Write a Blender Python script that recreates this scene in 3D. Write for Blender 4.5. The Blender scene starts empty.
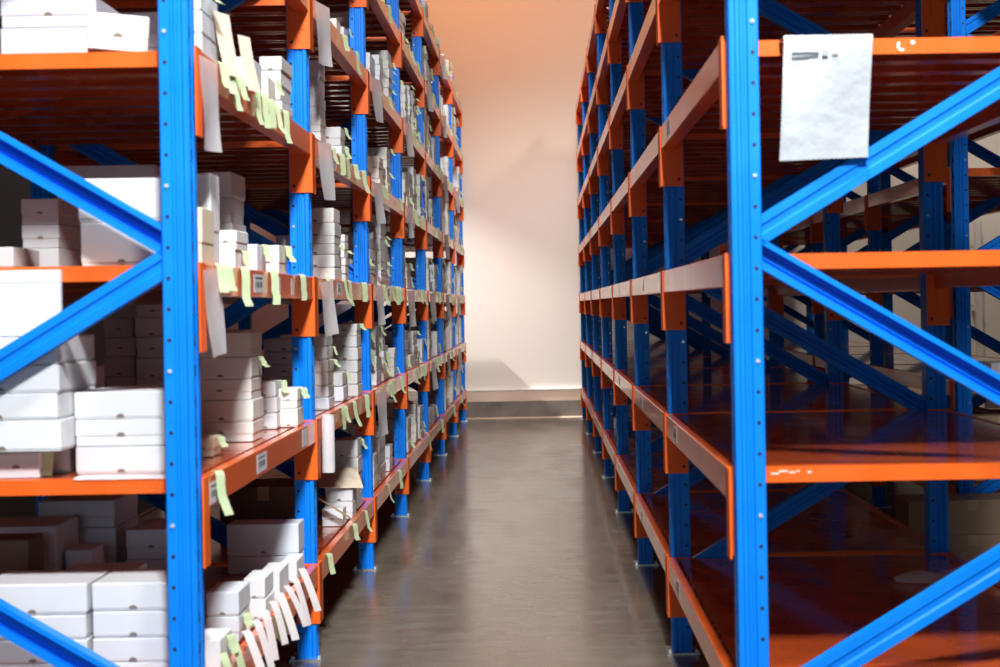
import bpy, bmesh, math, random
from mathutils import Matrix, Vector

rnd = random.Random(11)
SC = bpy.context.scene
COL = SC.collection
PI = math.pi

# ------------------------------------------------------------------ layout
EYE = 1.319            # camera height
BAY = 1.8              # distance from one upright frame to the next
F0 = 3.474             # distance of the first frames from the camera
POST_W, POST_D = 0.074, 0.070
RACK_D = 1.045
LEVELS = [0.360, 0.900, 1.438, 1.978, 2.518, 3.057, 3.597]
BEAM_H = 0.081
TOP = 3.66
XL, XR, XB = -0.856, 0.482, 2.104      # aisle faces of the three racks
WALL_Y = 16.60
NTH = ['first', 'second', 'third', 'fourth', 'fifth', 'sixth', 'seventh', 'eighth', 'ninth', 'tenth',
       'eleventh', 'twelfth', 'thirteenth', 'fourteenth', 'fifteenth']
SHELF = ['bottom', 'second', 'third', 'fourth', 'fifth', 'sixth', 'top']

# ------------------------------------------------------------------ materials
def mat(name, base, rough=0.5, metal=0.0, coat=0.0, coat_rough=0.15, spec=0.5, var=0.0, vscale=8.0, bump=0.0, bscale=60.0,
        rvar=0.0, wear=None):
    m = bpy.data.materials.new(name); m.use_nodes = True
    nt = m.node_tree; b = nt.nodes['Principled BSDF']
    b.inputs['Base Color'].default_value = (*base, 1)
    b.inputs['Roughness'].default_value = rough
    b.inputs['Metallic'].default_value = metal
    b.inputs['Coat Weight'].default_value = coat
    b.inputs['Coat Roughness'].default_value = coat_rough
    b.inputs['Specular IOR Level'].default_value = spec
    tc = nt.nodes.new('ShaderNodeTexCoord')
    if var or rvar:
        n = nt.nodes.new('ShaderNodeTexNoise'); n.inputs['Scale'].default_value = vscale; n.inputs['Detail'].default_value = 5
        nt.links.new(tc.outputs['Object'], n.inputs['Vector'])
    last = None
    if var:
        r = nt.nodes.new('ShaderNodeMapRange')
        r.inputs['From Min'].default_value = 0.3; r.inputs['From Max'].default_value = 0.7
        r.inputs['To Min'].default_value = 1 - var; r.inputs['To Max'].default_value = 1 + var * 0.5
        nt.links.new(n.outputs['Fac'], r.inputs['Value'])
        mx = nt.nodes.new('ShaderNodeVectorMath'); mx.operation = 'SCALE'
        mx.inputs[0].default_value = base
        nt.links.new(r.outputs['Result'], mx.inputs['Scale'])
        nt.links.new(mx.outputs['Vector'], b.inputs['Base Color']); last = mx.outputs['Vector']
    if wear:
        w = nt.nodes.new('ShaderNodeTexNoise'); w.inputs['Scale'].default_value = 22; w.inputs['Detail'].default_value = 8
        nt.links.new(tc.outputs['Object'], w.inputs['Vector'])
        cr = nt.nodes.new('ShaderNodeValToRGB')
        cr.color_ramp.elements[0].position = 0.70; cr.color_ramp.elements[0].color = (0, 0, 0, 1)
        cr.color_ramp.elements[1].position = 0.76; cr.color_ramp.elements[1].color = (1, 1, 1, 1)
        nt.links.new(w.outputs['Fac'], cr.inputs['Fac'])
        mix = nt.nodes.new('ShaderNodeMix'); mix.data_type = 'RGBA'
        nt.links.new(cr.outputs['Color'], mix.inputs['Factor'])
        if last: nt.links.new(last, mix.inputs['A'])
        else: mix.inputs['A'].default_value = (*base, 1)
        mix.inputs['B'].default_value = (*wear, 1)
        nt.links.new(mix.outputs['Result'], b.inputs['Base Color'])
    if rvar:
        r2 = nt.nodes.new('ShaderNodeMapRange')
        r2.inputs['From Min'].default_value = 0.3; r2.inputs['From Max'].default_value = 0.7
        r2.inputs['To Min'].default_value = rough - rvar; r2.inputs['To Max'].default_value = rough + rvar
        nt.links.new(n.outputs['Fac'], r2.inputs['Value']); nt.links.new(r2.outputs['Result'], b.inputs['Roughness'])
    if bump:
        nb = nt.nodes.new('ShaderNodeTexNoise'); nb.inputs['Scale'].default_value = bscale; nb.inputs['Detail'].default_value = 3
        nt.links.new(tc.outputs['Object'], nb.inputs['Vector'])
        bp = nt.nodes.new('ShaderNodeBump'); bp.inputs['Strength'].default_value = bump; bp.inputs['Distance'].default_value = 0.01
        nt.links.new(nb.outputs['Fac'], bp.inputs['Height']); nt.links.new(bp.outputs['Normal'], b.inputs['Normal'])
    return m

M_BLUE = mat('blue_paint', (0.0, 0.20, 0.80), 0.42, var=0.10, vscale=5, rvar=0.06, spec=0.28)
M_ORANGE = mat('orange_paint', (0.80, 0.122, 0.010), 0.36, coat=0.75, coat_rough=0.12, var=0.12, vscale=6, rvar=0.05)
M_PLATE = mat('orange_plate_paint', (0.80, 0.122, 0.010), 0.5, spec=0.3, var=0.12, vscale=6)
M_DECK = mat('orange_paint_shaded', (0.50, 0.078, 0.016), 0.28, coat=1.0, coat_rough=0.07, var=0.18, vscale=4, rvar=0.06)  # same orange as the beams, darkened for the shade between shelves
M_HOLE = mat('dark_hole', (0.008, 0.009, 0.012), 0.7)
M_ZINC = mat('zinc_plated_steel', (0.55, 0.55, 0.53), 0.38, metal=0.9, var=0.2, vscale=20)
M_CHROME = mat('bolt_or_lit_hole', (0.85, 0.85, 0.83), 0.25, metal=0.6)  # real bolts, and discs standing for light through post holes
WHITES = [mat('white_card', (0.68, 0.69, 0.71), 0.62, var=0.05, vscale=9),
          mat('cool_white_card', (0.60, 0.64, 0.70), 0.6, var=0.06, vscale=9),
          mat('warm_white_card', (0.69, 0.66, 0.62), 0.65, var=0.06, vscale=9),
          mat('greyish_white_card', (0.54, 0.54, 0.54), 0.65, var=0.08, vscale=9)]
M_EDGE = mat('raw_card_edge', (0.20, 0.15, 0.11), 0.8)
M_BEIGE = mat('beige_card', (0.66, 0.56, 0.44), 0.7, var=0.08, vscale=7)
M_BROWN = mat('brown_cardboard', (0.36, 0.24, 0.15), 0.8, var=0.12, vscale=6)
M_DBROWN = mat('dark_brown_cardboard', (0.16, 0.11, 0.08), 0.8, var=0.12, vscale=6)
M_TAPE = mat('packing_tape', (0.46, 0.33, 0.2), 0.25)
M_GREEN = mat('pale_green_paper', (0.56, 0.70, 0.42), 0.7, var=0.1, vscale=30)
M_PAPER = mat('white_paper', (0.86, 0.86, 0.88), 0.6, var=0.05, vscale=14, bump=0.25, bscale=14)
M_SLEEVE = mat('plastic_sleeve_paper', (0.40, 0.43, 0.46), 0.38, coat=0.2, coat_rough=0.25, var=0.20, vscale=9, bump=1.0, bscale=11)
M_INK = mat('grey_ink', (0.06, 0.07, 0.09), 0.6)
M_LINK = mat('light_grey_ink', (0.3, 0.31, 0.33), 0.6)
M_SCUFF = mat('worn_pale_scuff', (0.75, 0.62, 0.5), 0.7, var=0.2, vscale=40)
M_STICK = mat('label_sticker', (0.62, 0.63, 0.66), 0.5, var=0.05, vscale=30)
M_PIPE = mat('pale_pipe_plastic', (0.72, 0.70, 0.66), 0.4)

def translucent(m, amt):
    nt = m.node_tree; b = nt.nodes['Principled BSDF']; out = nt.nodes['Material Output']
    t = nt.nodes.new('ShaderNodeBsdfTranslucent'); mx = nt.nodes.new('ShaderNodeMixShader'); mx.inputs[0].default_value = amt
    t.inputs['Color'].default_value = b.inputs['Base Color'].default_value
    nt.links.new(b.outputs[0], mx.inputs[1]); nt.links.new(t.outputs[0], mx.inputs[2]); nt.links.new(mx.outputs[0], out.inputs['Surface'])
translucent(M_PAPER, 0.45); translucent(M_GREEN, 0.3)

# ------------------------------------------------------------------ mesh helpers
class MB:
    def __init__(self): self.bm = bmesh.new()
    def box(self, x0, x1, y0, y1, z0, z1, mi=0):
        vs = [self.bm.verts.new(p) for p in ((x0,y0,z0),(x1,y0,z0),(x1,y1,z0),(x0,y1,z0),(x0,y0,z1),(x1,y0,z1),(x1,y1,z1),(x0,y1,z1))]
        for f in ((0,3,2,1),(4,5,6,7),(0,1,5,4),(1,2,6,5),(2,3,7,6),(3,0,4,7)):
            self.bm.faces.new([vs[i] for i in f]).material_index = mi
        return self
    def prism(self, prof, M0, M1, mi=0, cap=True):
        """profile points carried by two matrices/functions to both ends"""
        a = [self.bm.verts.new(M0(p)) for p in prof]; b = [self.bm.verts.new(M1(p)) for p in prof]
        n = len(prof)
        for i in range(n):
            self.bm.faces.new((a[i], a[(i+1) % n], b[(i+1) % n], b[i])).material_index = mi
        if cap:
            self.bm.faces.new(a[::-1]).material_index = mi
            self.bm.faces.new(b).material_index = mi
        return self
    def disc(self, c, r, axis, n=8, mi=0, h=0.0012):
        c = Vector(c)
        if axis == 'y': u, v, w = Vector((1,0,0)), Vector((0,0,1)), Vector((0,1,0))
        elif axis == 'x': u, v, w = Vector((0,1,0)), Vector((0,0,1)), Vector((1,0,0))
        else: u, v, w = Vector((1,0,0)), Vector((0,1,0)), Vector((0,0,1))
        P = [(math.cos(2*PI*i/n)*r, math.sin(2*PI*i/n)*r) for i in range(n)]
        return self.prism(P, lambda p: c + u*p[0] + v*p[1], lambda p: c + u*p[0] + v*p[1] + w*h, mi)
    def strip(self, pts, half, mi=0, wdir=(0,1,0), thick=0.0008):
        """a ribbon of paper: centre line pts, half width along wdir"""
        w = Vector(wdir).normalized()*half
        rows = [(self.bm.verts.new(Vector(p)-w), self.bm.verts.new(Vector(p)+w)) for p in pts]
        for a, b in zip(rows, rows[1:]):
            f = self.bm.faces.new((a[0], a[1], b[1], b[0])); f.material_index = mi; f.smooth = True
        return self
    def bevel(self, w, seg=1):
        bmesh.ops.bevel(self.bm, geom=[e for e in self.bm.edges], offset=w, segments=seg, affect='EDGES', profile=0.7, clamp_overlap=True)
        return self
    def mesh(self, name, *mats):
        bmesh.ops.recalc_face_normals(self.bm, faces=self.bm.faces)
        me = bpy.data.meshes.new(name); self.bm.to_mesh(me); self.bm.free()
        for m in mats: me.materials.append(m)
        return me

def put(name, me, parent=None, loc=(0,0,0), rot=(0,0,0)):
    o = bpy.data.objects.new(name, me); COL.objects.link(o)
    o.parent = parent; o.location = loc; o.rotation_euler = rot
    return o
def thing(name, label, cat, loc=(0,0,0), rot=(0,0,0), group=None, me=None):
    o = bpy.data.objects.new(name, me); COL.objects.link(o)
    o.location = loc; o.rotation_euler = rot
    if len(label.split()) > 16: print('LONG', label)
    o['label'] = label; o['category'] = cat
    if group: o['group'] = group
    return o
def struct(name, me, loc=(0,0,0)):
    o = put(name, me, None, loc); o['kind'] = 'structure'; return o

# ------------------------------------------------------------------ setting
def floor_material():
    m = bpy.data.materials.new('polished_concrete'); m.use_nodes = True
    nt = m.node_tree; b = nt.nodes['Principled BSDF']; L = nt.links.new
    tc = nt.nodes.new('ShaderNodeTexCoord')
    mp = nt.nodes.new('ShaderNodeMapping'); mp.inputs['Scale'].default_value = (2.2, 0.7, 1); L(tc.outputs['Object'], mp.inputs['Vector'])
    n1 = nt.nodes.new('ShaderNodeTexNoise'); n1.inputs['Scale'].default_value = 1.6; n1.inputs['Detail'].default_value = 8; L(mp.outputs['Vector'], n1.inputs['Vector'])
    mp2 = nt.nodes.new('ShaderNodeMapping'); mp2.inputs['Scale'].default_value = (1.6, 4.5, 1); L(tc.outputs['Object'], mp2.inputs['Vector'])
    n2 = nt.nodes.new('ShaderNodeTexNoise'); n2.inputs['Scale'].default_value = 2.5; n2.inputs['Detail'].default_value = 6; L(mp2.outputs['Vector'], n2.inputs['Vector'])
    cr = nt.nodes.new('ShaderNodeValToRGB')
    cr.color_ramp.elements[0].position = 0.32; cr.color_ramp.elements[0].color = (0.112, 0.094, 0.073, 1)
    cr.color_ramp.elements[1].position = 0.68; cr.color_ramp.elements[1].color = (0.195, 0.172, 0.140, 1)
    mixf = nt.nodes.new('ShaderNodeMath'); mixf.operation = 'MULTIPLY_ADD'; mixf.inputs[1].default_value = 0.45
    sc = nt.nodes.new('ShaderNodeMath'); sc.operation = 'MULTIPLY'; sc.inputs[1].default_value = 0.55
    L(n1.outputs['Fac'], sc.inputs[0]); L(n2.outputs['Fac'], mixf.inputs[0]); L(sc.outputs[0], mixf.inputs[2])
    L(mixf.outputs[0], cr.inputs['Fac']); L(cr.outputs['Color'], b.inputs['Base Color'])
    rr = nt.nodes.new('ShaderNodeMapRange'); rr.inputs['From Min'].default_value = 0.35; rr.inputs['From Max'].default_value = 0.65
    rr.inputs['To Min'].default_value = 0.12; rr.inputs['To Max'].default_value = 0.26
    L(mixf.outputs[0], rr.inputs['Value']); L(rr.outputs['Result'], b.inputs['Roughness'])
    bp = nt.nodes.new('ShaderNodeBump'); bp.inputs['Strength'].default_value = 0.05; bp.inputs['Distance'].default_value = 0.01
    L(n2.outputs['Fac'], bp.inputs['Height']); L(bp.outputs['Normal'], b.inputs['Normal'])
    b.inputs['Specular IOR Level'].default_value = 0.5
    return m
M_FLOOR = floor_material()
M_WALL = mat('cream_wall_paint', (0.74, 0.69, 0.62), 0.85, var=0.03, vscale=0.8)
M_WALL2 = mat('shade_dark_wall', (0.035, 0.038, 0.045), 0.85, var=0.03, vscale=0.8)  # unlit space behind the loaded rack, its darkness put into the colour
M_KERB = mat('grey_concrete_kerb', (0.155, 0.138, 0.122), 0.7, var=0.35, vscale=3.5)
M_BAND = mat('beige_wall_band', (0.62, 0.48, 0.38), 0.75, var=0.12, vscale=3)
M_LEDGE = mat('white_ledge', (0.82, 0.80, 0.77), 0.5)

struct('floor', MB().box(-4.5, 8.0, -6, WALL_Y + 0.2, -0.1, 0).mesh('floor', M_FLOOR))
struct('wall_back', MB().box(-4.5, 8.0, WALL_Y, WALL_Y + 0.2, 0, 7.2).mesh('wall_back', M_WALL))
struct('wall_left', MB().box(-4.7, -4.5, -6, WALL_Y + 0.2, 0, 7.2).mesh('wall_left', M_WALL2))
struct('wall_right', MB().box(8.0, 8.2, -6, WALL_Y + 0.2, 0, 7.2).mesh('wall_right', M_WALL))
struct('baseboard_back', MB().box(-4.5, 8.0, WALL_Y - 0.05, WALL_Y, 0, 0.19).mesh('baseboard_back', M_KERB))
struct('trim_1', MB().box(-4.5, 8.0, WALL_Y - 0.035, WALL_Y, 0.19, 0.318).mesh('trim_1', M_BAND))
struct('trim_3', MB().box(-4.5, 8.0, WALL_Y - 0.22, WALL_Y - 0.05, 0, 0.004).mesh('trim_3', M_BAND))
struct('trim_2', MB().box(-4.5, 8.0, WALL_Y - 0.045, WALL_Y, 0.318, 0.334).mesh('trim_2', M_LEDGE))

# ------------------------------------------------------------------ pallet racks
def post_mesh(s, rear=False, all_lit=False):
    """upright with a rib profile; local u runs away from the aisle, x = s*u; holes sit on the half away from the rack's outer face"""
    W, D = POST_W, POST_D
    prof = [(0.000,0.003),(0.003,0),(0.014,0),(0.018,0.006),(0.026,0.006),(0.029,0.002),(0.035,0.002),(0.038,0.006),(0.043,0.006),(0.047,0),
            (W-0.003,0),(W,0.003),(W,D-0.003),(W-0.003,D),(0.058,D),(0.050,D-0.012),(0.032,D-0.012),(0.024,D),(0.003,D),(0,D-0.003),
            (0,0.046),(0.005,0.042),(0.005,0.028),(0,0.024)]
    if rear: prof = [(W-u, v) for u, v in prof]
    mb = MB()
    mb.prism(prof, lambda p: Vector((s*p[0], p[1], 0.006)), lambda p: Vector((s*p[0], p[1], TOP)))
    hu = 0.0585 if not rear else W - 0.0585
    z = 0.10; i = 0
    while z < TOP - 0.03:
        bolt_or_lit = (i % 11) in (3, 9) or all_lit
        mb.disc((s*hu, 0.0002, z), 0.0052, 'y', 8, 2 if bolt_or_lit else 1, h=-0.0010 if not bolt_or_lit else -0.004)
        # teardrop slots on the outer face
        xo = 0.0 if not rear else W
        mb.box(min(s*(xo), s*(xo) - (s if not rear else -s)*0.0012), max(s*(xo), s*(xo) - (s if not rear else -s)*0.0012), 0.010, 0.018, z-0.014, z+0.014, 1)
        z += 0.0765; i += 1
    return mb.mesh('post', M_BLUE, M_HOLE, M_CHROME)

def foot_mesh(s):
    mb = MB().box(min(-s*0.02, s*0.10), max(-s*0.02, s*0.10), -0.02, POST_D + 0.03, 0, 0.006)
    mb.disc((-s*0.010, -0.008, 0.006), 0.007, 'z', 6, 1, 0.012).disc((s*0.088, -0.008, 0.006), 0.007, 'z', 6, 1, 0.012)
    return mb.mesh('base_plate', M_ZINC, M_CHROME)

def brace_mesh(u0, z0, u1, z1, s, open_front):
    w, t, d, lip = 0.033, 0.004, 0.038, 0.013
    prof = [(-w,0),(-w+lip,0),(-w+lip,t),(-w+t,t),(-w+t,d-t),(-0.010,d-t),(-0.006,d-t-0.006),(0.006,d-t-0.006),(0.010,d-t),(w-t,d-t),(w-t,t),(w-lip,t),(w-lip,0),(w,0),(w,d),
            (0.012,d),(0.007,d-0.005),(-0.007,d-0.005),(-0.012,d),(-w,d)]
    if not open_front: prof = [(a, d-b) for a, b in prof]
    dv = Vector((s*(u1-u0), 0, z1-z0)); 
    up = Vector((-dv.z, 0, dv.x)).normalized()
    L = abs(u1-u0)
    def at(u, z, sheared):
        def f(p):
            # cut the end vertically along the post
            q = Vector((s*u, p[1], z)) + up*p[0]
            k = (s*u - q.x)/dv.x
            return q + dv*k
        return f
    return MB().prism(prof, at(u0, z0, 1), at(u1, z1, 1)).mesh('brace', M_BLUE)

def beam_mesh(s, length):
    """step beam, local origin at the outer top edge; y from 0 to length"""
    H = BEAM_H
    prof = [(0,0),(0.002,0.0),(0.026,0),(0.028,-0.002),(0.028,-0.026),(0.052,-0.026),(0.052,-H+0.002),(0.050,-H),(0.002,-H),(0,-H+0.002),(0,-0.002)]
    prof = prof[1:]
    return MB().prism(prof, lambda p: Vector((s*p[0], 0, p[1])), lambda p: Vector((s*p[0], length, p[1]))).mesh('beam', M_ORANGE)

def connector_mesh(s, far):
    """L shaped end plate; far: lies on the near side of the far post, seen from the aisle end"""
    mb = MB()
    T, B = 0.002, -0.222
    u0, u1 = -0.016, POST_W - 0.004
    def b(ua, ub, y0, y1, z0, z1, mi=0): mb.box(min(s*ua, s*ub), max(s*ua, s*ub), y0, y1, z0, z1, mi)
    if far:
        b(u0, u1, -0.006, -0.001, B, T); b(u0, -0.011, -0.001, 0.052, B, T)
        mb.disc((s*(u1-0.017), -0.0062, B+0.026), 0.006, 'y', 8, 1, -0.0015)
        b(0.004, 0.030, -0.0085, -0.006, -0.150, -0.085)
    else:
        b(u0, u1, 0.001, 0.006, B, T); b(u0, -0.011, -0.052, 0.001, B, T)
    return mb.mesh('connector', M_PLATE, M_HOLE)

def deck_mesh(s, length, depth):
    """steel shelf panels: a comb profile in y-z swept across the rack"""
    n = 9; p = length/n; mb = MB()
    for i in range(n):
        a, b = i*p + 0.0015, (i+1)*p - 0.0015
        e = 0.038 if i in (0,) else 0.026
        prof = [(a,0),(b,0),(b,-0.026),(b-0.012,-0.026),(b-0.012,-0.023),(b-0.003,-0.023),(b-0.003,-0.003),
                ((a+b)/2+0.022,-0.003),((a+b)/2+0.014,-0.016),((a+b)/2-0.014,-0.016),((a+b)/2-0.022,-0.003),
                (a+0.003,-0.003),(a+0.003,-e+0.003),(a+0.012,-e+0.003),(a+0.012,-e),(a,-e)]
        mb.prism(prof, lambda q: Vector((s*0.0285, q[0], q[1])), lambda q: Vector((s*(depth-0.0285), q[0], q[1])))
    mb.box(min(s*0.0285, s*(depth-0.0285)), max(s*0.0285, s*(depth-0.0285)), -0.0025, -0.0002, -0.0385, 0.0012, 1)  # edge lip; its brighter orange stands in for the lit shelf front
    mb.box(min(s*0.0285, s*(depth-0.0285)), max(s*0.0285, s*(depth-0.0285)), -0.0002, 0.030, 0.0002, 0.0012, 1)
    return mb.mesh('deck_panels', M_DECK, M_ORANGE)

def sticker_mesh(s, w, h, bars=True):
    mb = MB().box(min(0, -s*0.0006), max(0, -s*0.0006), 0, w, -h, 0, 0)
    if bars:
        for k in range(5):
            y = w*(0.16 + 0.14*k); mb.box(min(-s*0.0005, -s*0.0009), max(-s*0.0005, -s*0.0009), y, y + w*0.06*(1 + k % 2), -h*0.72, -h*0.40, 1)
        mb.box(min(-s*0.0005, -s*0.0009), max(-s*0.0005, -s*0.0009), w*0.15, w*0.8, -h*0.25, -h*0.15, 1)
    return mb.mesh('label_sticker', M_STICK, M_INK)

BEAM_OUT = 0.012          # beams stand this far proud of the posts
def build_rack(x0, s, first, last, label, skip=(), rear_connectors=False, rear_beams=True, stickers=()):
    y_root = F0 + first*BAY
    root = thing('pallet_rack', label, 'rack', (x0, y_root, 0))
    lit_hole_post = post_mesh(s, all_lit=True)  # far posts: every hole a bright disc, painted as light showing through
    aisle_post, rear_post, foot, rfoot = post_mesh(s), post_mesh(s, rear=True), foot_mesh(s), foot_mesh(s)
    inner0, inner1 = POST_W, RACK_D - POST_W
    N_ = [0.282 + 0.592*i for i in range(7)]
    zs = [(N_[i] + 0.029, N_[i+1] - 0.029, 1 if i % 2 == 0 else -1) for i in range(5)]
    braces = []
    for i, (za, zb, d) in enumerate(zs):
        of = (i % 2 == 0) if s < 0 else (i % 2 == 1)
        if d > 0: braces.append(brace_mesh(inner0, za, inner1, zb, s, of))
        else: braces.append(brace_mesh(inner0, zb, inner1, za, s, of))
    blen = BAY - POST_D - 0.008
    bm_ = beam_mesh(s, blen); bm_rear = beam_mesh(-s, blen)
    c_far, c_near, c_rear = connector_mesh(s, True), connector_mesh(s, False), connector_mesh(-s, True)
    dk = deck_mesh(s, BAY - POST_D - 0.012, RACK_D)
    st = {}
    for k in range(first, last + 1):
        yy = (k - first)*BAY
        p = put('post', lit_hole_post if s > 0 and k > 3 else aisle_post, root, (0, yy, 0)); put('base_plate', foot, p)
        p = put('post', rear_post, root, (s*(RACK_D - POST_W), yy, 0)); put('base_plate', rfoot, p)
        for b in braces: put('brace', b, root, (0, yy + 0.010, 0))
        if k == last: break
        for li, z in enumerate(LEVELS):
            if (k, li) in skip: continue
            ya = yy + POST_D + 0.006
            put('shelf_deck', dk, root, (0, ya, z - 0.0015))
            b = put('shelf_beam', bm_, root, (-s*BEAM_OUT, ya - 0.002, z))
            put('connector', c_far, b, (s*BEAM_OUT, BAY - POST_D - 0.004, 0)); put('connector', c_near, b, (s*BEAM_OUT, -0.004, 0))
            for (kk, ll, yo, w, h, zo, bars) in stickers:
                if (kk, ll) == (k, li):
                    key = (w, h, bars)
                    if key not in st: st[key] = sticker_mesh(s, w, h, bars)
                    put('label_sticker', st[key], b, (0, yo, -zo))
            if rear_beams:
                b = put('shelf_beam', bm_rear, root, (s*(RACK_D + BEAM_OUT), ya - 0.002, z))
                if rear_connectors and k <= 3:
                    put('connector', c_rear, b, (-s*BEAM_OUT, BAY - POST_D - 0.004, 0))
    return root

left_st = [(0,2,0.62,0.16,0.055,0.012,True),(0,1,0.62,0.15,0.055,0.014,True),(0,1,0.02,0.11,0.055,0.02,True),(0,2,0.30,0.035,0.05,0.012,False),
           (0,2,0.46,0.035,0.05,0.012,False),(0,2,1.02,0.03,0.05,0.014,False),(0,2,1.25,0.035,0.055,0.014,False),(0,1,1.42,0.1,0.06,0.01,False),
           (1,3,0.5,0.10,0.05,0.014,True),(1,2,0.55,0.12,0.05,0.012,True),(2,2,0.7,0.12,0.05,0.014,True),(1,1,0.6,0.1,0.05,0.014,True)]
right_st = [(0,1,1.30,0.12,0.055,0.014,True),(0,0,1.30,0.12,0.055,0.014,True),(0,3,1.35,0.12,0.055,0.012,False),(1,1,1.1,0.10,0.05,0.016,False),
            (1,0,1.2,0.10,0.05,0.016,False),(2,1,1.1,0.10,0.05,0.016,False),(1,2,0.9,0.05,0.05,0.016,False),(2,2,1.0,0.05,0.05,0.016,False)]
rack_l = build_rack(XL, -1, 0, 7, 'long blue and orange pallet rack loaded with white boxes and green tags', stickers=left_st)
rack_r = build_rack(XR, 1, 0, 7, 'empty blue and orange pallet rack with a white sheet hung on its end', rear_connectors=True, stickers=right_st)
rack_b = build_rack(XB, 1, 1, 7, skip=[(1, 0), (1, 1), (1, 2), (1, 3)], label='blue and orange pallet rack standing behind the empty rack, near brown cartons')

# ------------------------------------------------------------------ boxes
_cache = {}
def box_parts(w, d, h, kind):
    key = (round(w,3), round(d,3), round(h,3), kind)
    if key in _cache: return _cache[key]
    w, d, h = key[:3]
    if kind == 'carton':
        body = MB().box(-w/2, w/2, 0, d, 0, h).bevel(0.003).mesh('carton_body', M_BROWN)
        extra = MB().box(-0.025, 0.025, -0.0008, d + 0.0008, h - 0.0004, h + 0.0008).box(-0.025, 0.025, -0.0012, 0.0002, h*0.7, h + 0.0008).mesh('tape', M_TAPE)
    else:
        body = MB().box(-w/2 + 0.002, w/2 - 0.002, 0.002, d - 0.002, 0, h - 0.004).bevel(0.0015).mesh('box_body', M_EDGE)
        lh = h*(0.93 if kind == 'full' else 0.62)
        mb = MB().box(-w/2, w/2, 0, d, h - lh, h - 0.0005).bevel(0.0022)
        r = min(0.011, w*0.09)
        mb.prism([(math.cos(PI*i/6)*r, math.sin(PI*i/6)*r*0.8) for i in range(7)],
                 lambda p: Vector((p[0], -0.0008, h - lh + 0.001 + p[1])), lambda p: Vector((p[0], 0.001, h - lh + 0.001 + p[1])), 1)
        extra = mb.mesh('box_lid', M_EDGE, M_EDGE)
    _cache[key] = (body, extra)
    return _cache[key]

TAGS = []
def tag_mesh(i):
    r = random.Random(100 + i)
    L = 0.05 + 0.05*r.random(); c = r.uniform(0.0, 0.03); hw = r.uniform(0.011, 0.016)
    pts = [(-0.010, 0, 0.0008), (0.006, 0, 0.0026), (0.014, 0, 0.0), (0.0175, 0, -0.012)]
    for k in range(1, 5):
        t = k/4; pts.append((0.0175 + c*t*t, r.uniform(-0.008, 0.008)*t, -0.012 - L*t))
    return MB().strip(pts, hw).mesh('paper_tag', M_GREEN)
TAGS = [tag_mesh(i) for i in range(8)]

def box_tag_mesh(i):
    """a strip that leaves the lid of a box and droops down its aisle side; origin at the top edge"""
    r = random.Random(300 + i)
    L = 0.05 + 0.045*r.random(); c = r.uniform(0.003, 0.03); hw = r.uniform(0.010, 0.016)
    pts = [(0.010, 0, -0.002), (0.012, 0, 0.001), (0.016, 0, -0.004), (0.020, 0, -0.014)]
    for k in range(1, 5):
        t = k/4; pts.append((0.020 + c*t*t, r.uniform(-0.01, 0.01)*t, -0.014 - L*t))
    return MB().strip(pts, hw).mesh('paper_tag', M_GREEN)
BOX_TAGS = [box_tag_mesh(i) for i in range(6)]

_wbody = {}
def tinted(me, m):
    """same mesh shape in another card colour"""
    key = (me.name, m.name)
    if key not in _wbody:
        c = me.copy(); c.materials[0] = m; _wbody[key] = c
    return _wbody[key]

def one_box(x, y, z, w, d, h, label, group, kind='full', m=None, rz=0.0, tag=None):
    m = m or rnd.choice(WHITES)
    if kind == 'carton':
        o = thing('cardboard_carton', label, 'carton', (x, y, z), (0,0,rz), group)
        b, e = box_parts(w, d, h, 'carton')
        put('carton_body', tinted(b, m) if m else b, o); put('tape', e, o)
    else:
        o = thing('cardboard_box', label, 'box', (x, y, z), (0,0,rz), group)
        b, e = box_parts(w, d, h, kind)
        put('box_body', tinted(b, m), o); put('box_lid', tinted(e, m), o)
    if tag is not None:
        tg = put('paper_tag', BOX_TAGS[tag % 6], o, (w/2 + 0.002, d*(0.3 + 0.4*rnd.random()), h - 0.0004), (0, 0, rnd.uniform(-0.7, -0.3)))
        tg.scale = (1, 1, min(1.0, (h - 0.008)/0.115))
    return o

ROW = {}   # (bay, level) -> stack counter
def stack(bay, lev, k, p0, p1, hs, depth=0.25, place='', kind=None, m=None, rz=0.0, tags=(), word='white'):
    """a stack of boxes whose front stands at distance k*BAY; p0, p1 are its side edges as slopes from the eye in 1/1000, hs heights likewise"""
    k = k - 0.07; q = k/0.780/1000
    xa, xb = (p0 - 538.5)*q, (p1 - 538.5)*q
    xb = min(xb, XL - 0.004)
    w = xb - xa; y = k*BAY + 0.004; z = LEVELS[lev] + 0.0005
    n = ROW[(bay, lev)] = ROW.get((bay, lev), 0) + 1
    for i, hp in enumerate(hs):
        h = hp*q
        jx, jw = rnd.uniform(-0.003, 0.003), rnd.uniform(0, 0.006)
        pos = 'only box' if len(hs) == 1 else ('topmost box' if i == len(hs)-1 else ('lowest box' if i == 0 else NTH[i] + ' box up'))
        mm = m or rnd.choice(WHITES[:3] if bay == 0 and k < 2.2 else WHITES)
        tone = {'white_card':'plain white', 'cool_white_card':'cool white', 'warm_white_card':'warm white', 'greyish_white_card':'greyish white',
                'beige_card':'beige', 'brown_cardboard':'brown', 'dark_brown_cardboard':'dark brown'}[mm.name]
        lab = f'{tone} {pos} in {NTH[n-1]} stack, {SHELF[lev]} shelf of {NTH[bay]} bay'
        if place: lab = f'{tone} {pos} in {place}, {SHELF[lev]} shelf'
        one_box((xa + xb)/2 + jx, y, z, w - jw, depth, h - 0.001, lab, f'boxes on the {SHELF[lev]} shelf, {NTH[bay]} bay',
                kind or rnd.choice(['full', 'full', 'half']), mm, rz + rnd.uniform(-0.012, 0.012), tag=rnd.randrange(6) if i in tags else None)
        z += h
    return w

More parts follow.
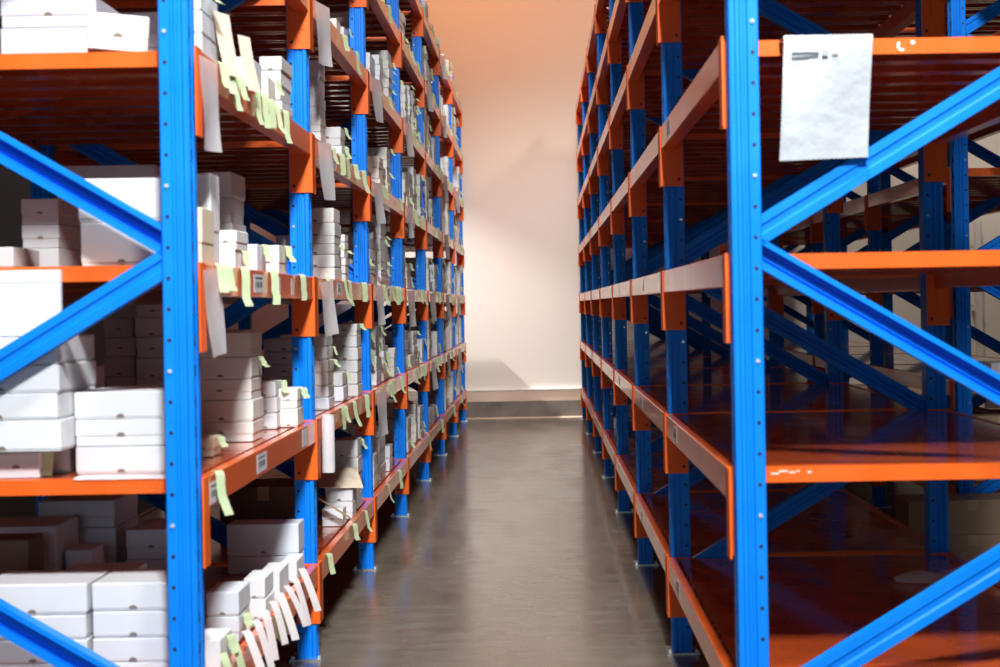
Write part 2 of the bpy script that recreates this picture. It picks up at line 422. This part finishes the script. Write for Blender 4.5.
# first bay, front of the rack end
# fourth shelf
stack(0, 3, 2.155, 4, 100, [40, 31], 0.22, 'wide pair of boxes behind the crooked box', m=WHITES[1])
stack(0, 3, 2.34, 108, 168, [38, 36], 0.25, 'shaded stack behind the crooked box', m=WHITES[1])
crooked = one_box(-1.055, 3.556, LEVELS[3]+0.0050, 0.150, 0.085, 0.092, 'small crooked white box at the open end of the fourth shelf', 'boxes on the fourth shelf, first bay', 'half', WHITES[2], 0.30)
crooked.rotation_euler.y = 0.05
stack(0, 3, 2.09, 165, 212, [23, 23, 23], 0.20, 'narrow stack beside the first blue post', m=WHITES[1], tags=(2,))
stack(0, 3, 2.45, 230, 256, [38], 0.16, 'row along the beam past two loose sheets', m=WHITES[1])
stack(0, 3, 2.585, 257, 275, [30], 0.12, 'row along the beam, with big green tag', m=WHITES[2], tags=(0,))
stack(0, 3, 2.72, 262, 300, [15, 15, 15, 15], 0.20, 'low pile before the second post')
# third shelf
stack(0, 2, 2.07, 80, 163, [44, 44], 0.30, 'tall pair behind the blue brace', m=WHITES[2])
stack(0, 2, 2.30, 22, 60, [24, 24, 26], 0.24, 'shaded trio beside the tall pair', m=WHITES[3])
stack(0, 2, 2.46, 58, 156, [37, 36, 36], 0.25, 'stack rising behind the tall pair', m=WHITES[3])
stack(0, 2, 2.10, -22, 14, [22], 0.2, 'corner by the picture edge', m=WHITES[3])
stack(0, 2, 2.075, 166, 212, [58], 0.14, 'tall beige column by the first post', m=M_BEIGE, kind='half')
stack(0, 2, 2.165, 190, 213, [94], 0.10, 'slim upright box behind the beige one', m=WHITES[0], kind='half')
stack(0, 2, 2.36, 213, 237, [20, 20], 0.16, 'pair by the striped beam', m=WHITES[0], tags=(0,))
stack(0, 2, 2.50, 205, 233, [25, 25, 25, 26], 0.2, 'brown edged stack before dark brace', m=WHITES[3])
stack(0, 2, 2.555, 243, 259, [29], 0.14, 'row of tagged boxes on the beam', m=WHITES[1], tags=(0,))
stack(0, 2, 2.66, 256, 282, [29], 0.14, 'row end near the second post', m=WHITES[2], tags=(0,))
# second shelf
stack(0, 1, 2.055, -12, 37, [26], 0.09, 'low spot before the tall white tower', m=WHITES[0])
stack(0, 1, 2.115, -46, 68, [27], 0.28, 'base of the tall white tower', m=WHITES[0])
zt = LEVELS[1] + 0.0722
for i, hb in enumerate((0.080, 0.068, 0.071, 0.071)):
    one_box(-1.358 + (0.004, -0.003, 0.002, -0.002)[i], 3.527, zt, 0.296, 0.30, hb - 0.001, f'plain white {["second", "third", "fourth", "fifth"][i]} box up in tall white tower, second shelf end',
            'boxes on the second shelf, first bay', 'full', WHITES[0], (0.006, -0.008, 0.004, 0)[i])
    zt += hb
t_ = thing('box_lid', 'big shallow white box lid standing upright on the tall white tower', 'box lid', (-1.35, 3.5275, zt + 0.0005))
put('lid_panel', MB().box(-0.148, 0.148, 0, 0.004, 0, 0.166).bevel(0.0012).mesh('lid_panel', WHITES[0]), t_)
mb = MB()
mb.box(-0.148, 0.148, 0.0035, 0.018, 0.162, 0.166).box(-0.148, 0.148, 0.0035, 0.018, 0, 0.004).box(-0.148, -0.144, 0.0035, 0.018, 0.004, 0.162).box(0.144, 0.148, 0.0035, 0.018, 0.004, 0.162)
mb.box(-0.148, 0.148, -0.0012, 0.0005, 0.136, 0.1385)
put('lid_rim', mb.mesh('lid_rim', WHITES[0]), t_)
stack(0, 1, 2.085, 73, 165, [28, 27, 28], 0.30, 'bright stack of three next to the tower', m=WHITES[0])
stack(0, 1, 2.32, 78, 91, [91], 0.12, 'narrow upright box between two stacks', m=WHITES[1])
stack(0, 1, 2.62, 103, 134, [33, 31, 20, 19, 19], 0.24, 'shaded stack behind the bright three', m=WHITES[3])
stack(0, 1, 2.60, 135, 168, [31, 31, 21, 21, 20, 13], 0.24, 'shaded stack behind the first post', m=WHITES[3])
stack(0, 1, 2.30, 190, 211, [20], 0.10, 'beam edge with green strip', m=M_BEIGE, tags=(0,))
stack(0, 1, 2.55, 186, 251, [20, 22, 21, 22, 25], 0.17, 'stack of five past the first post', m=WHITES[2], tags=(3,))
stack(0, 1, 2.80, 250, 275, [16, 16, 16], 0.13, 'three small boxes after the wide five', m=WHITES[0], tags=(2,))
stack(0, 1, 2.84, 276, 297, [19, 20], 0.12, 'two small boxes at the second post', m=WHITES[2], tags=(1,))
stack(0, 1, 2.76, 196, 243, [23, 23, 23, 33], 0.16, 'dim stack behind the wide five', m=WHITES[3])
# bottom shelf
stack(0, 0, 2.075, -30, 81, [22, 24, 25, 31], 0.2, 'outer stack of four at the shelf end', m=WHITES[0])
stack(0, 0, 2.075, 85, 168, [22, 25, 27, 28], 0.2, 'inner stack of four at the shelf end', m=WHITES[0])
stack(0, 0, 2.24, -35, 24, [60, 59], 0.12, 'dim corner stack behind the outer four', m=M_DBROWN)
stack(0, 0, 2.375, -40, 52, [37, 37, 38], 0.2, 'blue grey stack behind the outer four', m=WHITES[1])
stack(0, 0, 2.22, 58, 130, [30, 30, 30], 0.12, 'flat topped stack behind inner four', m=WHITES[1])
stack(0, 0, 2.40, 60, 88, [42, 42], 0.12, 'small dim pair of boxes deeper in', m=WHITES[1])
stack(0, 0, 2.54, 34, 112, [29, 29, 30, 27], 0.25, 'high dim stack at the back', m=WHITES[1])
stack(0, 0, 2.50, 120, 172, [30, 30, 30], 0.25, 'dim stack by the far brace', m=WHITES[1])
stack(0, 0, 2.14, 186, 224, [32], 0.14, 'beam edge under two green strips', m=WHITES[0], tags=(0,))
stack(0, 0, 2.32, 200, 235, [26, 25], 0.16, 'pair along the beam with white strips', m=WHITES[1], tags=(0,))
stack(0, 0, 2.48, 238, 263, [21, 21], 0.14, 'second pair along the beam', m=WHITES[0])
stack(0, 0, 2.62, 254, 285, [31], 0.18, 'row under drooping white strips', m=WHITES[0])
stack(0, 0, 2.90, 223, 295, [18, 32], 0.12, 'wide pair across the shelf by the second post', m=WHITES[1])
stack(0, 0, 2.80, 276, 299, [22], 0.16, 'row end below the blue second post', m=WHITES[0])
# second bay
stack(1, 3, 3.30, 296, 324, [18, 18, 18, 18, 18], 0.14)
stack(1, 3, 3.66, 316, 344, [20, 19], 0.16, tags=(0, 1))
stack(1, 4, 3.55, 326, 341, [22], 0.12)
stack(1, 4, 3.75, 330, 350, [14, 14], 0.14, tags=(1,))
stack(1, 2, 3.10, 277, 306, [22, 22], 0.18, m=WHITES[1])
stack(1, 2, 3.38, 296, 336, [13, 13, 11, 21, 15], 0.2, tags=(2,))
stack(1, 2, 3.60, 330, 346, [8, 8, 8, 8, 8, 8], 0.12, tags=(3,))
stack(1, 1, 3.12, 262, 303, [13, 13, 13, 13, 13, 13], 0.14, m=WHITES[3])
stack(1, 1, 3.30, 279, 327, [12, 12, 13, 13, 13, 13], 0.16, tags=(3, 4))
stack(1, 1, 3.45, 314, 324, [24], 0.08)
stack(1, 1, 3.58, 318, 342, [15, 14], 0.16, tags=(1,))
stack(1, 1, 3.76, 330, 357, [12, 12, 12, 13, 12, 12], 0.16, m=WHITES[3], tags=(5,))
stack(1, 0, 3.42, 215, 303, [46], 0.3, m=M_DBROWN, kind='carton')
stack(1, 0, 3.50, 318, 340, [18], 0.10, m=WHITES[0])
stack(1, 0, 3.62, 322, 351, [17, 15], 0.14, m=WHITES[0])
stack(1, 0, 3.78, 322, 355, [17, 18, 17, 18], 0.16, m=WHITES[3], tags=(3,))

def in_view(x, y, z):
    u = 538.5 + 780*BAY*x/y*1.0; v = 305 - 780*BAY*(z - EYE)/y
    return -10 < u < 1010 and -12 < v < 680
# farther bays and upper shelves
def fill(bay, lev, dense=1.0):
    y = F0 + bay*BAY + 0.10; end = F0 + (bay+1)*BAY - 0.03
    if bay == 1: y += 0.02
    while y < end - 0.14:
        d = min(rnd.choice([0.12, 0.16, 0.2, 0.26, 0.3]), end - y - 0.01)
        if d < 0.09: break
        if rnd.random() > dense: y += d; continue
        w = rnd.uniform(0.13, 0.30); out = rnd.uniform(0.006, 0.03 if bay > 2 else 0.06)
        hmax = rnd.choice([0.12, 0.2, 0.28, 0.34, 0.40]) if lev < 6 else rnd.choice([0.12, 0.2, 0.26])
        h = rnd.uniform(0.05, 0.10)
        if bay > 3: h *= 1.35
        cnt = max(1, int(hmax/h))
        x = XL - out - w/2; zt = LEVELS[lev]
        if not in_view(x, y, zt + cnt*h*0.7) or (bay < 4 and not in_view(x + w/2, y, zt + 0.02 + cnt*h)):
            y += d + 0.012; continue
        n = ROW[(bay, lev)] = ROW.get((bay, lev), 0) + 1
        z = zt + 0.0005; mm = rnd.choice(WHITES + [WHITES[0]])
        for i in range(cnt):
            tone = {'white_card':'plain white', 'cool_white_card':'cool white', 'warm_white_card':'warm white', 'greyish_white_card':'greyish white'}[mm.name]
            pos = 'only box' if cnt == 1 else ('topmost box' if i == cnt-1 else ('lowest box' if i == 0 else NTH[i] + ' box up'))
            one_box(x + rnd.uniform(-0.003, 0.003), y, z, w - rnd.uniform(0, 0.008), d - 0.006, h - 0.001,
                    f'{tone} {pos} in {NTH[n-1]} stack, {SHELF[lev]} shelf of {NTH[bay]} bay',
                    f'boxes on the {SHELF[lev]} shelf, {NTH[bay]} bay', rnd.choice(['full', 'half']), mm, rnd.uniform(-0.012, 0.012),
                    tag=rnd.randrange(6) if rnd.random() < 0.28 else None)
            z += h
        y += d + rnd.choice([0.012, 0.02, 0.05])
fill(2, 0, 0.55); fill(2, 1, 0.95); fill(2, 2, 0.9); fill(2, 3, 0.8); fill(2, 4, 0.8)
for b in (3, 4, 5, 6):
    for l in range(7):
        if b == 3 and l > 5: continue
        fill(b, l, 0.72 if l > 0 else 0.5)

# ------------------------------------------------------------------ paper tags over the beams
ORD = {}
def beam_tag(bay, lev, yy, me=None):
    rz = rnd.uniform(-0.75, -0.2)
    n = ORD[(bay, lev)] = ORD.get((bay, lev), 0) + 1
    x = XL + BEAM_OUT + 0.0015
    thing('paper_tag', f'pale green paper tag over {SHELF[lev]} shelf beam, {NTH[n-1]} along the {NTH[bay]} bay', 'tag',
          (x, F0 + bay*BAY + yy, LEVELS[lev] + 0.0025), (0, 0, rz), 'pale green paper tags over the beams', me or rnd.choice(TAGS))
for yy in (0.28, 0.36, 0.42, 0.50, 0.72, 0.84, 0.95, 1.05, 1.2): beam_tag(0, 3, yy)
for yy in (0.22, 0.30, 0.52, 0.96, 1.48): beam_tag(0, 2, yy)
for yy in (0.16, ): beam_tag(0, 1, yy)
for yy in (0.88, 1.0): beam_tag(0, 0, yy)
for yy in (0.5, 0.75, 0.9, 1.2, 1.5): beam_tag(1, 3, yy)
for yy in (0.3, 0.9, 1.3): beam_tag(1, 4, yy)
for yy in (0.28, 0.75, 0.9, 1.45): beam_tag(1, 2, yy)
for yy in (0.62, 0.72, 1.0, 1.45): beam_tag(1, 1, yy)
for yy in (0.2, 0.95, 1.35): beam_tag(1, 0, yy)
for b in range(2, 7):
    for l in range(7):
        if LEVELS[l] > EYE + 305*(b + 2.8)*BAY/1404: continue
        n = rnd.choice([3, 4, 5]) if b < 4 else rnd.choice([2, 3])
        if l == 0: n = max(1, n - 2)
        base = sorted(rnd.uniform(0.37, 1.6) for _ in range(n)); prev = 0
        for t in base:
            t = max(t, prev + 0.07); prev = t
            if t < 1.68: beam_tag(b, l, t)

# white strips drooping over the bottom beam of the first bay
def droop_mesh(i):
    r = random.Random(500 + i); L = r.uniform(0.13, 0.18); c = r.uniform(0.03, 0.075)
    tw = r.uniform(-0.01, 0.02)
    pts = [(-0.011, 0, 0.052), (0.002, 0, 0.056), (0.014, 0, 0.048)]
    for k in range(1, 6):
        t = k/5; pts.append((0.014 + c*(1.3*t - 0.3*t*t), tw*t, 0.048 - (L-0.02)*t))
    return MB().strip(pts, 0.0145).mesh('paper_strip', M_PAPER)
for i, yy in enumerate((0.47, 0.60, 0.73, 0.86, 0.98, 1.10, 1.24, 1.40)):
    thing('paper_strip', f'long white paper strip drooping over the bottom beam, {NTH[i]} from the first post', 'strip',
          (XL + BEAM_OUT + 0.003, F0 + yy, LEVELS[0] + 0.004), (0, 0, rnd.uniform(-0.85, -0.45)), 'white strips over the bottom beam', droop_mesh(i))
for i, yy in enumerate((0.20, 0.33)):
    r = MB().strip([(-0.011,0,0.056),(0.0,0,0.058),(0.014,0,0.03),(0.018,0.01,-0.01),(0.024,0.03,-0.05),(0.036,0.045,-0.085)], 0.013).mesh('paper_strip', M_GREEN)
    thing('paper_strip', ['long pale green strip drooping over bottom beam right beside first post', 'long pale green strip drooping over bottom beam before the white strips'][i], 'strip',
          (XL + BEAM_OUT + 0.003, F0 + yy, LEVELS[0] + 0.004), (0, 0, -0.6), 'green strips over the bottom beam', r)

# white sheets hung on the beams just past each post
def sheet_mesh(i, w, h):
    r = random.Random(700 + i); mb = MB(); nx, nz = 5, 8; rows = []
    curl = r.uniform(-0.002, 0.009); ph = r.uniform(0, 6)
    for a in range(nz+1):
        t = a/nz; row = []
        for b in range(nx+1):
            s_ = b/nx - 0.5
            row.append(mb.bm.verts.new((0.004 + curl*t*t + 0.012*(s_*2)**2*t + 0.004*math.sin(3*s_+ph+4*t)*t, s_*w*(1-0.04*t), -t*h + 0.01*s_*r.uniform(.8,1.2))))
        rows.append(row)
    for a in range(nz):
        for b in range(nx):
            f = mb.bm.faces.new((rows[a][b], rows[a][b+1], rows[a+1][b+1], rows[a+1][b])); f.smooth = True
    return mb.mesh('paper_sheet', M_PAPER)
SHEETS = [sheet_mesh(i, 0.15 + 0.015*i, 0.20 + 0.012*i) for i in range(4)]
for k in range(0, 7):
    for lev in range(0, 7):
        zz = LEVELS[lev]
        if zz > EYE + 305*(k + 2.1)*BAY/1404 + 0.1: continue
        if lev == 0 or (k, lev) in ((0, 1), (1, 1)): continue
        if k > 2 and rnd.random() < 0.35: continue
        if (k, lev) in ((6, 3),): continue
        big = k == 0
        thing('paper_sheet', f'white paper sheet hung from {SHELF[lev]} shelf beam just past the {NTH[k]} blue post', 'paper',
              (XL + (0.0135 if big else 0.029), F0 + k*BAY + (0.20 if not big else 0.135), zz - 0.012), (0, 0, -0.14 if not big else 0), 'white sheets hung past the posts', SHEETS[(k*3 + lev) % 4])
# rolled sheet on the second bay's second shelf
mb = MB(); n = 14; ring = []
for zz in (0, -0.22):
    ring.append([mb.bm.verts.new((0.022*math.cos(2*PI*1.1*i/n)*(1+0.012*i), 0.022*math.sin(2*PI*1.1*i/n)*(1+0.012*i), zz)) for i in range(n+1)])
for i in range(n):
    f = mb.bm.faces.new((ring[0][i], ring[0][i+1], ring[1][i+1], ring[1][i])); f.smooth = True
thing('rolled_sheet', 'rolled white sheet hung upright past the second post on the second shelf beam', 'paper',
      (XL + BEAM_OUT + 0.028, F0 + BAY + 0.11, LEVELS[1] + 0.012), (0, 0, 0.4), None, mb.mesh('rolled_sheet', M_PAPER))

# flat sheet under the bright stack, second shelf
mb = MB().strip([(0,-0.022,-0.003),(0,-0.017,0.0012),(0,0.03,0.0020),(0,0.040,0.0020)], 0.12, 0, (1,0,0))
thing('paper_sheet', 'flat white sheet lying at the shelf end before the bright stack of three', 'paper', (-1.062, 3.566, LEVELS[1] + 0.0008), (0,0,0), None, mb.mesh('paper_sheet', M_PAPER))
mb = MB().strip([(0,-0.006,0.085),(0,-0.002,0.06),(0,0.0,0.03),(0,-0.004,0.004)], 0.014, 0, (1,0,0))
thing('paper_tag', 'pale green tag standing upright against the tall white tower of boxes', 'tag', (-1.268, 3.60, LEVELS[1] + 0.001), (0,0.1,0), None, mb.mesh('paper_tag', M_GREEN))
# two loose beige flaps on the fourth shelf
for i, (yy, w, h, lab) in enumerate(((0.33, 0.07, 0.17, 'long beige card flap hanging off the fourth shelf near the first post'),
                                     (0.62, 0.06, 0.16, 'short beige card flap leaning off the fourth shelf, farther from first post'))):
    mb = MB().strip([(-0.012,0,h*0.75),(-0.004,0,h*0.4),(0.004,0,0.02),(0.016,0.01,-h*0.25)], w/2, 0, (0.45,1,0), 0.0018)
    thing('card_flap', lab, 'cardboard', (XL + 0.022, F0 + yy, LEVELS[3] + 0.02), (0,0,0), None, mb.mesh('card_flap', M_BEIGE))
# cardboard sheets on the bottom shelf of the second bay
zb = LEVELS[0]
mb = MB().box(-0.10, 0.10, -0.14, 0.14, 0, 0.004).bevel(0.0012)
thing('cardboard_sheet', 'flat brown cardboard sheet lying on top of small white boxes, bottom shelf', 'cardboard', (-0.940, 6.50, zb + 0.175), (0.22, 0.06, 0.25), None, mb.mesh('cardboard_sheet', M_BEIGE))
mb = MB().box(-0.11, 0.11, -0.02, 0.02, 0, 0.004).bevel(0.0012)
thing('cardboard_sheet', 'narrow brown cardboard strip sloping down across small white boxes, bottom shelf', 'cardboard', (-0.905, 6.10, zb + 0.092), (0, 0.60, 0.15), None, mb.mesh('cardboard_sheet', M_BROWN))

# ------------------------------------------------------------------ right side details
# sheet hung over the deck edge of the empty rack
mb = MB(); rows = []
W_, H_ = 0.218, 0.302; nx, nz = 8, 12
for a in range(nz+1):
    t = a/nz; row = []
    for b in range(nx+1):
        s_ = b/nx - 0.5
        row.append(mb.bm.verts.new((s_*W_ - 0.017*t, -0.004*math.sin(5*t + 3*s_) - 0.003*math.cos(7*s_)*t + 0.004*(1-t), -H_*t + 0.006*s_)))
    rows.append(row)
for a in range(nz):
    for b in range(nx):
        f = mb.bm.faces.new((rows[a][b], rows[a][b+1], rows[a+1][b+1], rows[a+1][b])); f.smooth = True
top = [mb.bm.verts.new((v.co.x, 0.085, 0.004)) for v in rows[0]]
mid = [mb.bm.verts.new((v.co.x, 0.010, 0.006)) for v in rows[0]]
for b in range(nx):
    mb.bm.faces.new((mid[b], mid[b+1], rows[0][b+1], rows[0][b])).smooth = True
    mb.bm.faces.new((top[b], top[b+1], mid[b+1], mid[b])).smooth = True
sheet = thing('document_sleeve', 'large white document sleeve hung over the orange shelf end of the empty rack', 'paper',
              (0.727, 3.462, LEVELS[3] - 0.009), (0, 0, 0), None, mb.mesh('document_sleeve', M_SLEEVE))
mb = MB().box(-0.093, -0.026, -0.0085, -0.0055, -0.047, -0.039).box(-0.018, -0.004, -0.0085, -0.0055, -0.049, -0.034, 1)
mb.box(0.006, 0.022, -0.0085, -0.0055, -0.045, -0.041, 1).box(-0.092, -0.05, -0.0085, -0.0055, -0.034, -0.031, 1)
put('printed_header', mb.mesh('printed_header', M_INK, M_LINK), sheet)['label'] = 'dark printed header bar'
# scuffs and tape remains on shelf ends of the empty rack
mb = MB()
def arc_band(mb, cx, cz, r0, r1, a0, a1, y, n=8):
    P = [(cx + r1*math.cos(a0+(a1-a0)*i/n), cz + r1*math.sin(a0+(a1-a0)*i/n)) for i in range(n+1)] + [(cx + r0*math.cos(a1-(a1-a0)*i/n), cz + r0*math.sin(a1-(a1-a0)*i/n)) for i in range(n+1)]
    mb.prism(P, lambda p: Vector((p[0], y, p[1])), lambda p: Vector((p[0], y+0.001, p[1])))
arc_band(mb, 0.93, LEVELS[3]-0.020, 0.007, 0.014, 2.2, 5.2, 3.5464)
arc_band(mb, 0.957, LEVELS[3]-0.012, 0.0, 0.006, 0, 6.28, 3.5464)
put('tape_remnant', mb.mesh('tape_remnant', M_SCUFF), rack_r, (-XR, -F0, 0))['label'] = 'pale torn tape remnant'
mb = MB()
for (xa, xb, za) in ((0.600,0.622,0),(0.625,0.642,1),(0.646,0.652,0),(0.672,0.682,1),(0.58,0.6,2)):
    mb.box(xa, xb, 3.5464, 3.5476, LEVELS[1]-0.014-0.003*za, LEVELS[1]-0.009-0.003*za)
put('worn_paint_patch', mb.mesh('worn_paint_patch', M_SCUFF), rack_r, (-XR, -F0, 0))['label'] = 'pale worn paint patch'

# crumpled clear-white wrap on the bottom shelf of the empty rack
mb = MB(); rows = []
for a in range(9):
    t = a/8; row = []
    for b in range(5):
        s_ = b/4
        row.append(mb.bm.verts.new((0.27*t - 0.02*s_*math.sin(3*t), 0.11*(s_-0.5)*(0.35+math.sin(PI*min(t*1.05,1))), 0.004 + 0.03*math.sin(PI*s_)*(0.4+0.6*abs(math.sin(5*t))) + 0.02*t*t)))
    rows.append(row)
for a in range(8):
    for b in range(4):
        mb.bm.faces.new((rows[a][b], rows[a][b+1], rows[a+1][b+1], rows[a+1][b])).smooth = True
thing('wrapping_paper', 'crumpled pale wrapping paper lying on the bottom shelf of the empty rack', 'paper', (1.19, 4.76, LEVELS[0]), (0,0,0.05), None, mb.mesh('wrapping_paper', M_PAPER))

# cartons behind the empty rack, under and on the next rack
ci = 0
def carton(x, y, z, w, d, h, lab, m=M_BROWN):
    one_box(x, y, z, w, d, h, lab, 'brown cartons behind the empty rack', 'carton', m)
fz = 0.0
carton(2.085, 6.80, 0.0, 0.62, 0.24, 0.168, 'wide brown carton on the floor behind the empty rack, lower of two')
carton(2.085, 6.80, 0.169, 0.62, 0.24, 0.168, 'wide brown carton lying on the floor carton, upper of two')
carton(2.40, 7.29, LEVELS[0]+0.001, 0.40, 0.45, 0.34, 'tall brown carton on the bottom shelf behind the empty rack')
carton(2.87, 7.32, LEVELS[0]+0.001, 0.42, 0.45, 0.33, 'second tall brown carton on that bottom shelf, beside the first')
carton(2.43, 7.97, LEVELS[0]+0.001, 0.42, 0.5, 0.30, 'brown carton behind the tall carton on the bottom shelf')
one_box(2.53, 7.4, LEVELS[1]+0.001, 0.30, 0.3, 0.07, 'flat white box on the second shelf of the rack behind', None, 'full', WHITES[0])
# unseen cartons added behind the loaded rack's far end to cast the wall shadow
for i in range(3):
    one_box(-1.15, 16.20, 0.376*i, 0.50, 0.335, 0.375, f'unseen brown carton added to cast the wall shadow, {["lowest", "middle", "topmost"][i]} of three',
            'unseen cartons added to cast the wall shadow', 'carton', M_BROWN)
# pale pipe at the far wall
mb = MB()
P = [(0.045*math.cos(2*PI*i/14), 0.045*math.sin(2*PI*i/14)) for i in range(14)]
mb.prism(P, lambda p: Vector((p[0], p[1], 0.0)), lambda p: Vector((p[0], p[1], 2.2)))
for zz in (0.5, 1.2, 1.9): mb.box(-0.06, 0.06, -0.015, 0.10, zz, zz + 0.03)
thing('drain_pipe', 'pale vertical pipe standing against the far wall behind the racks', 'pipe', (5.16, WALL_Y - 0.15, 0), (0,0,0), None, mb.mesh('drain_pipe', M_PIPE))

# ------------------------------------------------------------------ light
def area(name, loc, target, size, power, col=(1,1,1), size_y=None, spread=None):
    l = bpy.data.lights.new(name, 'AREA'); l.energy = power; l.color = col; l.size = size
    if size_y: l.shape = 'RECTANGLE'; l.size_y = size_y
    if spread: l.spread = spread
    o = bpy.data.objects.new(name, l); COL.objects.link(o); o.location = loc
    o.rotation_euler = (Vector(target) - Vector(loc)).to_track_quat('-Z', 'Y').to_euler()
    return o
def spot(name, loc, target, power, angle, blend=0.5, col=(1,1,1), radius=0.15):
    l = bpy.data.lights.new(name, 'SPOT'); l.energy = power; l.color = col; l.spot_size = angle; l.spot_blend = blend; l.shadow_soft_size = radius
    o = bpy.data.objects.new(name, l); COL.objects.link(o); o.location = loc
    o.rotation_euler = (Vector(target) - Vector(loc)).to_track_quat('-Z', 'Y').to_euler()
    return o
area('ceiling_lamp_near', (0.5, -0.7, 5.5), (-0.25, 5.0, 1.2), 0.6, 195, (0.97, 0.985, 1.0), None, math.radians(88))
area('ceiling_lamp_end', (0.3, 1.9, 6.0), (0.1, 4.2, 1.0), 0.4, 240, (1, 0.97, 0.93))
area('ceiling_lamp_aisle', (-0.15, 9.0, 6.3), (-0.2, 9.3, 0), 0.5, 50, (1, 0.93, 0.84), 1.4, math.radians(105))
area('wall_lamp_warm', (-0.9, 14.0, 6.3), (-0.5, WALL_Y, 4.0), 0.6, 82, (1, 0.32, 0.055))
spot('far_lamp_white', (0.2, 11.5, 6.0), (0.25, WALL_Y, 0.0), 1100, math.radians(60), 1.0, (1, 0.96, 0.93), 0.25)
spot('side_lamp_end', (-4.0, 16.10, 4.2), (0.15, WALL_Y, 0.2), 3700, math.radians(34), 1.0, (1, 0.96, 0.93), 0.08)
area('back_lamp', (3.8, 12.9, 6.2), (4.2, WALL_Y, 2.0), 0.8, 120, (1, 0.9, 0.78))
area('loading_door_daylight', (-0.8, -5.6, 1.7), (-0.8, 4, 1.4), 4.0, 78, (0.62, 0.80, 1.0), 3.2)

w = bpy.data.worlds.new('world'); SC.world = w; w.use_nodes = True
w.node_tree.nodes['Background'].inputs['Color'].default_value = (0.80, 0.86, 1.0, 1)
w.node_tree.nodes['Background'].inputs['Strength'].default_value = 0.035

# ------------------------------------------------------------------ camera
cam = bpy.data.cameras.new('camera'); co = bpy.data.objects.new('camera', cam); COL.objects.link(co)
cam.sensor_width = 36; cam.lens = 36*1404/1000
cam.shift_x = -0.0385; cam.shift_y = -0.0285
cam.clip_start = 0.05
r = math.radians(1.0)
R = Matrix(((math.cos(r), math.sin(r), 0), (0, 0, -1), (-math.sin(r), math.cos(r), 0)))   # columns: right, up, back
co.matrix_world = Matrix.Translation((0, 0, EYE)) @ R.to_4x4()
cam.dof.use_dof = True; cam.dof.focus_distance = 7.6; cam.dof.aperture_fstop = 4.0
SC.camera = co

# ------------------------------------------------------------------ boxes past the 300 that show largest become one mass
def settle_boxes(limit=296):
    bpy.context.view_layer.update()
    dg = bpy.context.evaluated_depsgraph_get()
    mw = co.matrix_world; hits = {}
    org = mw.translation
    for py in range(3, 667, 6):
        for px in range(3, 1000, 6):
            if 470 < px < 640: continue
            d = Vector(((px-500)/1404 + cam.shift_x*36/cam.lens, -(py-333.5)/1404 + cam.shift_y*36/cam.lens, -1))
            ok, _, _, _, o, _ = SC.ray_cast(dg, org, (mw.to_3x3() @ d).normalized())
            if ok:
                while o.parent: o = o.parent
                hits[o.name] = hits.get(o.name, 0) + 1
    boxes = [o for o in COL.objects if o.parent is None and o.name.startswith('cardboard_box')]
    boxes.sort(key=lambda o: -hits.get(o.name, 0))
    keep = [o for o in boxes[:limit] if hits.get(o.name, 0) > 0]
    rest = boxes[len(keep):]
    import time; print('BOXES', len(boxes), 'kept', len(keep), 'smallest', hits.get(keep[-1].name, 0))
    bm = bmesh.new(); mats = []; dead = []; dead_m = []
    for o in rest:
        for ch in list(o.children):
            off = len(bm.faces)
            tmp = ch.data.copy(); tmp.transform(ch.matrix_world); bm.from_mesh(tmp)
            bm.faces.ensure_lookup_table()
            for f in bm.faces[off:]:
                mm = tmp.materials[f.material_index]
                if mm not in mats: mats.append(mm)
                f.material_index = mats.index(mm)
            dead_m.append(tmp); dead.append(ch)
        dead.append(o)
    if rest:
        me = bpy.data.meshes.new('cardboard_boxes'); bm.to_mesh(me)
        for mm in mats: me.materials.append(mm)
        o = thing('cardboard_boxes', 'mass of small white boxes deep in the loaded shelves, smallest in view', 'boxes', me=me); o['kind'] = 'stuff'
    bm.free()
    bpy.data.batch_remove(dead); bpy.data.batch_remove(dead_m)
settle_boxes()

SC.view_settings.view_transform = 'Standard'; SC.view_settings.look = 'None'
SC.view_settings.exposure = 0.0; SC.view_settings.gamma = 1.0; SC.view_settings.use_curve_mapping = False
SC.cycles.use_denoising = True
SC.cycles.max_bounces = 8
